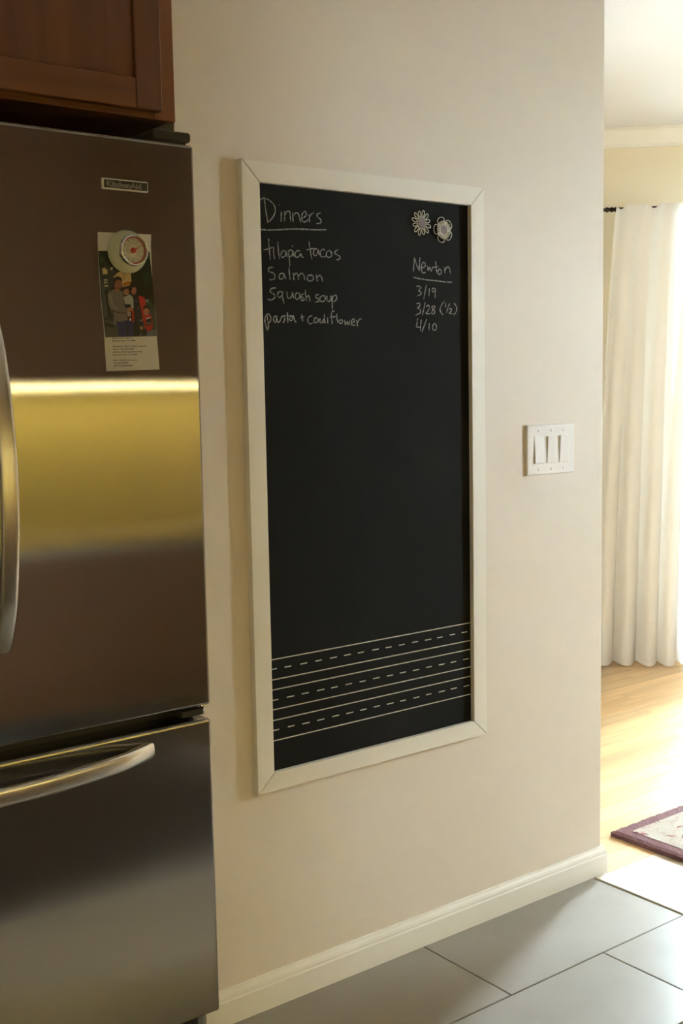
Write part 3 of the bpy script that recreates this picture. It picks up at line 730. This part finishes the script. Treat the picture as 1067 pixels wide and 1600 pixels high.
for k in range(24):
    a = 2*PI*k/24; ca, sa = math.cos(a), math.sin(a); r0, r1 = (.0165, .0200) if k % 2 == 0 else (.0182, .0200); w = .0007 if k % 2 == 0 else .0004
    ys = Yb-.0279
    q = [(r0, -w), (r1, -w), (r1, w), (r0, w)]
    bm.faces.new([bm.verts.new((tcx+ca*u-sa*v, ys, tcz+sa*u+ca*v)) for u, v in q])
obj('scale_marks', bm, mat('olive_print', (.16, .17, .11), .5), dial)
bm = bmesh.new()
for r in (.0135, .0108):
    sweep([(tcx+r*math.cos(2*PI*k/40), Yb-.0276, tcz+r*math.sin(2*PI*k/40)) for k in range(40)], circ(.0003, 4), closed=True, up=Vector((0, 1, 0)), bm=bm)
obj('dial_rings', bm, mat('pink_grey_print', (.33, .27, .25), .5), dial)
obj('pointer_hub', lathe([(.0052, .0274), (.0052, .0296), (.0040, .0304), (0, .0304)], (tcx, Yb, tcz), (0, -1, 0), 24), M_red, TH, angle=40)
a = math.radians(28); ca, sa = math.cos(a), math.sin(a)
obj('pointer', prism([(tcx+ca*u-sa*v, tcz+sa*u+ca*v) for u, v in ((.003, -.0011), (.0165, -.0002), (.0165, .0002), (.003, .0011))], Yb-.0292, Yb-.0286), M_red, TH)

# ================================================================== CURTAIN AND ROD
# curtain hangs on x + y = 5.83, i.e. 0.106 in front of the bay wall
CN = -.106
def cs(X): return (X-3.56+.075)*math.sqrt(2)      # distance along the bay wall of a point X on the curtain's plane
CU = bmesh.new(); NS, NZ = 160, 60; rows = []
sTop0, sTop1 = cs(4.312), cs(4.76); sBot0, sBot1 = cs(4.235), cs(4.78)
for j in range(NZ+1):
    t = j/NZ; z = 2.122 - t*(2.122-.012); row = []
    e = t**.7
    s0 = sTop0+(sBot0-sTop0)*e; s1 = sTop1+(sBot1-sTop1)*e
    for i in range(NS+1):
        u = i/NS
        ph = 2*PI*(u*8 + .18*math.sin(3.1*u+1.2*t) + .10*math.sin(9*u+2*t))
        amp = .016+.026*e
        n = CN - .012*(1-e) - .014 + (.006*(1-e)+amp*e*1.2)*math.sin(ph) + .008*e*math.sin(ph*.5+1)
        s = s0+(s1-s0)*u + .012*e*math.sin(ph*1+1.2)
        sag = max(0, math.sin(ph*.5+.6))**3
        zz = z + (.012 - .018*sag)*max(0, 1-t*30) - (0.006*math.cos(ph) if j == NZ else 0)
        row.append(CU.verts.new(bay(s, n, max(zz, .006))))
    rows.append(row)
for A, B in zip(rows, rows[1:]):
    for i in range(NS): CU.faces.new((A[i], A[i+1], B[i+1], B[i]))
CT = empty('curtain', bay((sBot0+sBot1)/2, CN, 0), 'floor-length off-white pleated curtain hanging beside the bright bay window', 'curtain')
obj('panel', CU, M_curtain, CT, smooth=True)
RD = empty('curtain_rod', bay(1.3, CN, 2.118), 'dark bronze curtain rod with a turned finial above the off-white curtain', 'curtain rod')
obj('rod', sweep([bay(s, CN, 2.118) for s in (cs(4.322), cs(4.6), cs(5.0))], circ(.0085, 14)), M_bronze, RD, smooth=True)
fin = [(0, 0), (.006, .002), (.011, .010), (.0125, .018), (.009, .026), (.006, .031), (.0115, .038), (.0120, .044), (.0065, .051), (.0110, .058), (.0115, .066), (.0075, .073), (.0118, .080), (.0118, .092), (.0085, .096)]
obj('finial', lathe(fin, bay(cs(4.322)-.096, CN, 2.118), DU, 18), M_bronze, RD, smooth=True)
for s in (cs(4.34), cs(4.95)):
    obj('bracket', sweep([bay(s, CN, 2.106), bay(s, CN*.5, 2.10), bay(s, 0, 2.10)], circ(.005, 8)), M_bronze, RD)

# ================================================================== RUG
RG = empty('rug', (3.5, -.2, 0), 'plum-bordered cream floral area rug on the honey wood floor', 'rug')
rx0, rx1, ry0, ry1, rh = 2.6365, 4.55, -.56, .148, .017
def pile(x0, x1, y0, y1, z0, z1, step, jit):
    nx, ny = max(1, int((x1-x0)/step)), max(1, int((y1-y0)/step)); bm = bmesh.new()
    top = [[bm.verts.new((x0+(x1-x0)*i/nx, y0+(y1-y0)*j/ny, z1+random.uniform(-jit, jit))) for j in range(ny+1)] for i in range(nx+1)]
    for i in range(nx):
        for j in range(ny): bm.faces.new((top[i][j], top[i+1][j], top[i+1][j+1], top[i][j+1]))
    bnd = [e for e in bm.edges if e.is_boundary]
    r = bmesh.ops.extrude_edge_only(bm, edges=bnd)
    for v in [g_ for g_ in r['geom'] if isinstance(g_, bmesh.types.BMVert)]:
        v.co.z = z0; 
    return bm
bm = pile(rx0, rx1, ry0, ry1, .0005, rh, .012, .0008)
for v in bm.verts:                       # soft uneven bound edge
    if v.co.z > .005 and (v.co.x < rx0+.001 or v.co.x > rx1-.001 or v.co.y < ry0+.001 or v.co.y > ry1-.001): v.co.z -= .003+random.uniform(0, .002)
    if v.co.z < .005:
        v.co.x += random.uniform(-.0015, .0015); v.co.y += random.uniform(-.0015, .0015)
obj('border', bm, M_rugb, RG)
bw = .043
obj('field', pile(rx0+bw, rx1-bw, ry0+bw, ry1-bw, .006, rh+.0012, .03, .0003), M_rugf, RG)

# ================================================================== OPPOSITE KITCHEN RUN (seen in the fridge's steel)
WT = obj('worktop', bx(-2.2, 3.25, -2.985, -2.36, .705, .742, bev=.004), M_counter); tag(WT, 'speckled brown worktop mirrored in the refrigerator steel', 'worktop')
obj('backsplash', bx(-2.2, 3.25, -2.985, -2.972, .742, 1.365), M_splash, WT)
def cabinet(name, x0, x1, z0, z1, yb, yf, label, group):
    c = empty(name, ((x0+x1)/2, yb, z0), label, 'cabinet', group)
    obj('body', bx(x0+.001, x1-.001, yb, yf-.02, z0, z1), M_cherry_v, c)
    if z0 < .2: obj('plinth', bx(x0+.001, x1-.001, yb, yf-.07, .001, z0), M_dark, c)
    xm = (x0+x1)/2
    for a, b_ in ((x0+.004, xm-.002), (xm+.002, x1-.004)):
        obj('door', bx(a, b_, yf-.02, yf, z0+.004, z1-.004, bev=.002), M_cherry_v, c)
    return c
for k in range(6):
    x0 = -2.2+k*.9083; x1 = x0+.9083
    cabinet('base_cabinet', x0, x1, .10, .705, -2.985, -2.40, 'dark cherry base cabinet mirrored in the refrigerator steel', 'base cabinets across the kitchen')
    cabinet('wall_cabinet', x0, x1, 1.37, 2.45, -2.985, -2.67, 'dark cherry wall cabinet mirrored in the refrigerator steel', 'wall cabinets across the kitchen')
    u = empty('under_cabinet_lamp', ((x0+x1)/2, -2.72, 1.37), 'warm under-cabinet strip lamp mirrored as a bright line in the refrigerator', 'lamp', 'under-cabinet lamps across the kitchen')
    obj('housing', bx(x0+.06, x1-.06, -2.805, -2.755, 1.3605, 1.3695), M_cherry_h, u)
    obj('tube', bx(x0+.07, x1-.07, -2.795, -2.765, 1.3570, 1.3602), M_lamp, u)


# dark mat added out of view to darken what the steel reflects
MT = empty('reflection_dark_mat', (1.0, -1.6, 0), 'added dark brown mat that darkens the reflection in the lower refrigerator doors', 'mat')
obj('pile', pile(-.6, 2.3, -2.28, -.98, .0005, .010, .03, .0006), mat('dark_brown_mat_pile', (.035, .022, .015), .95, spec=.1, bump=(300, .6, .003)), MT)
obj('binding', pile(-.62, -.6005, -2.3, -.96, .0005, .011, .02, .0003), M_dark, MT)
obj('binding', pile(2.3005, 2.32, -2.3, -.96, .0005, .011, .02, .0003), M_dark, MT)
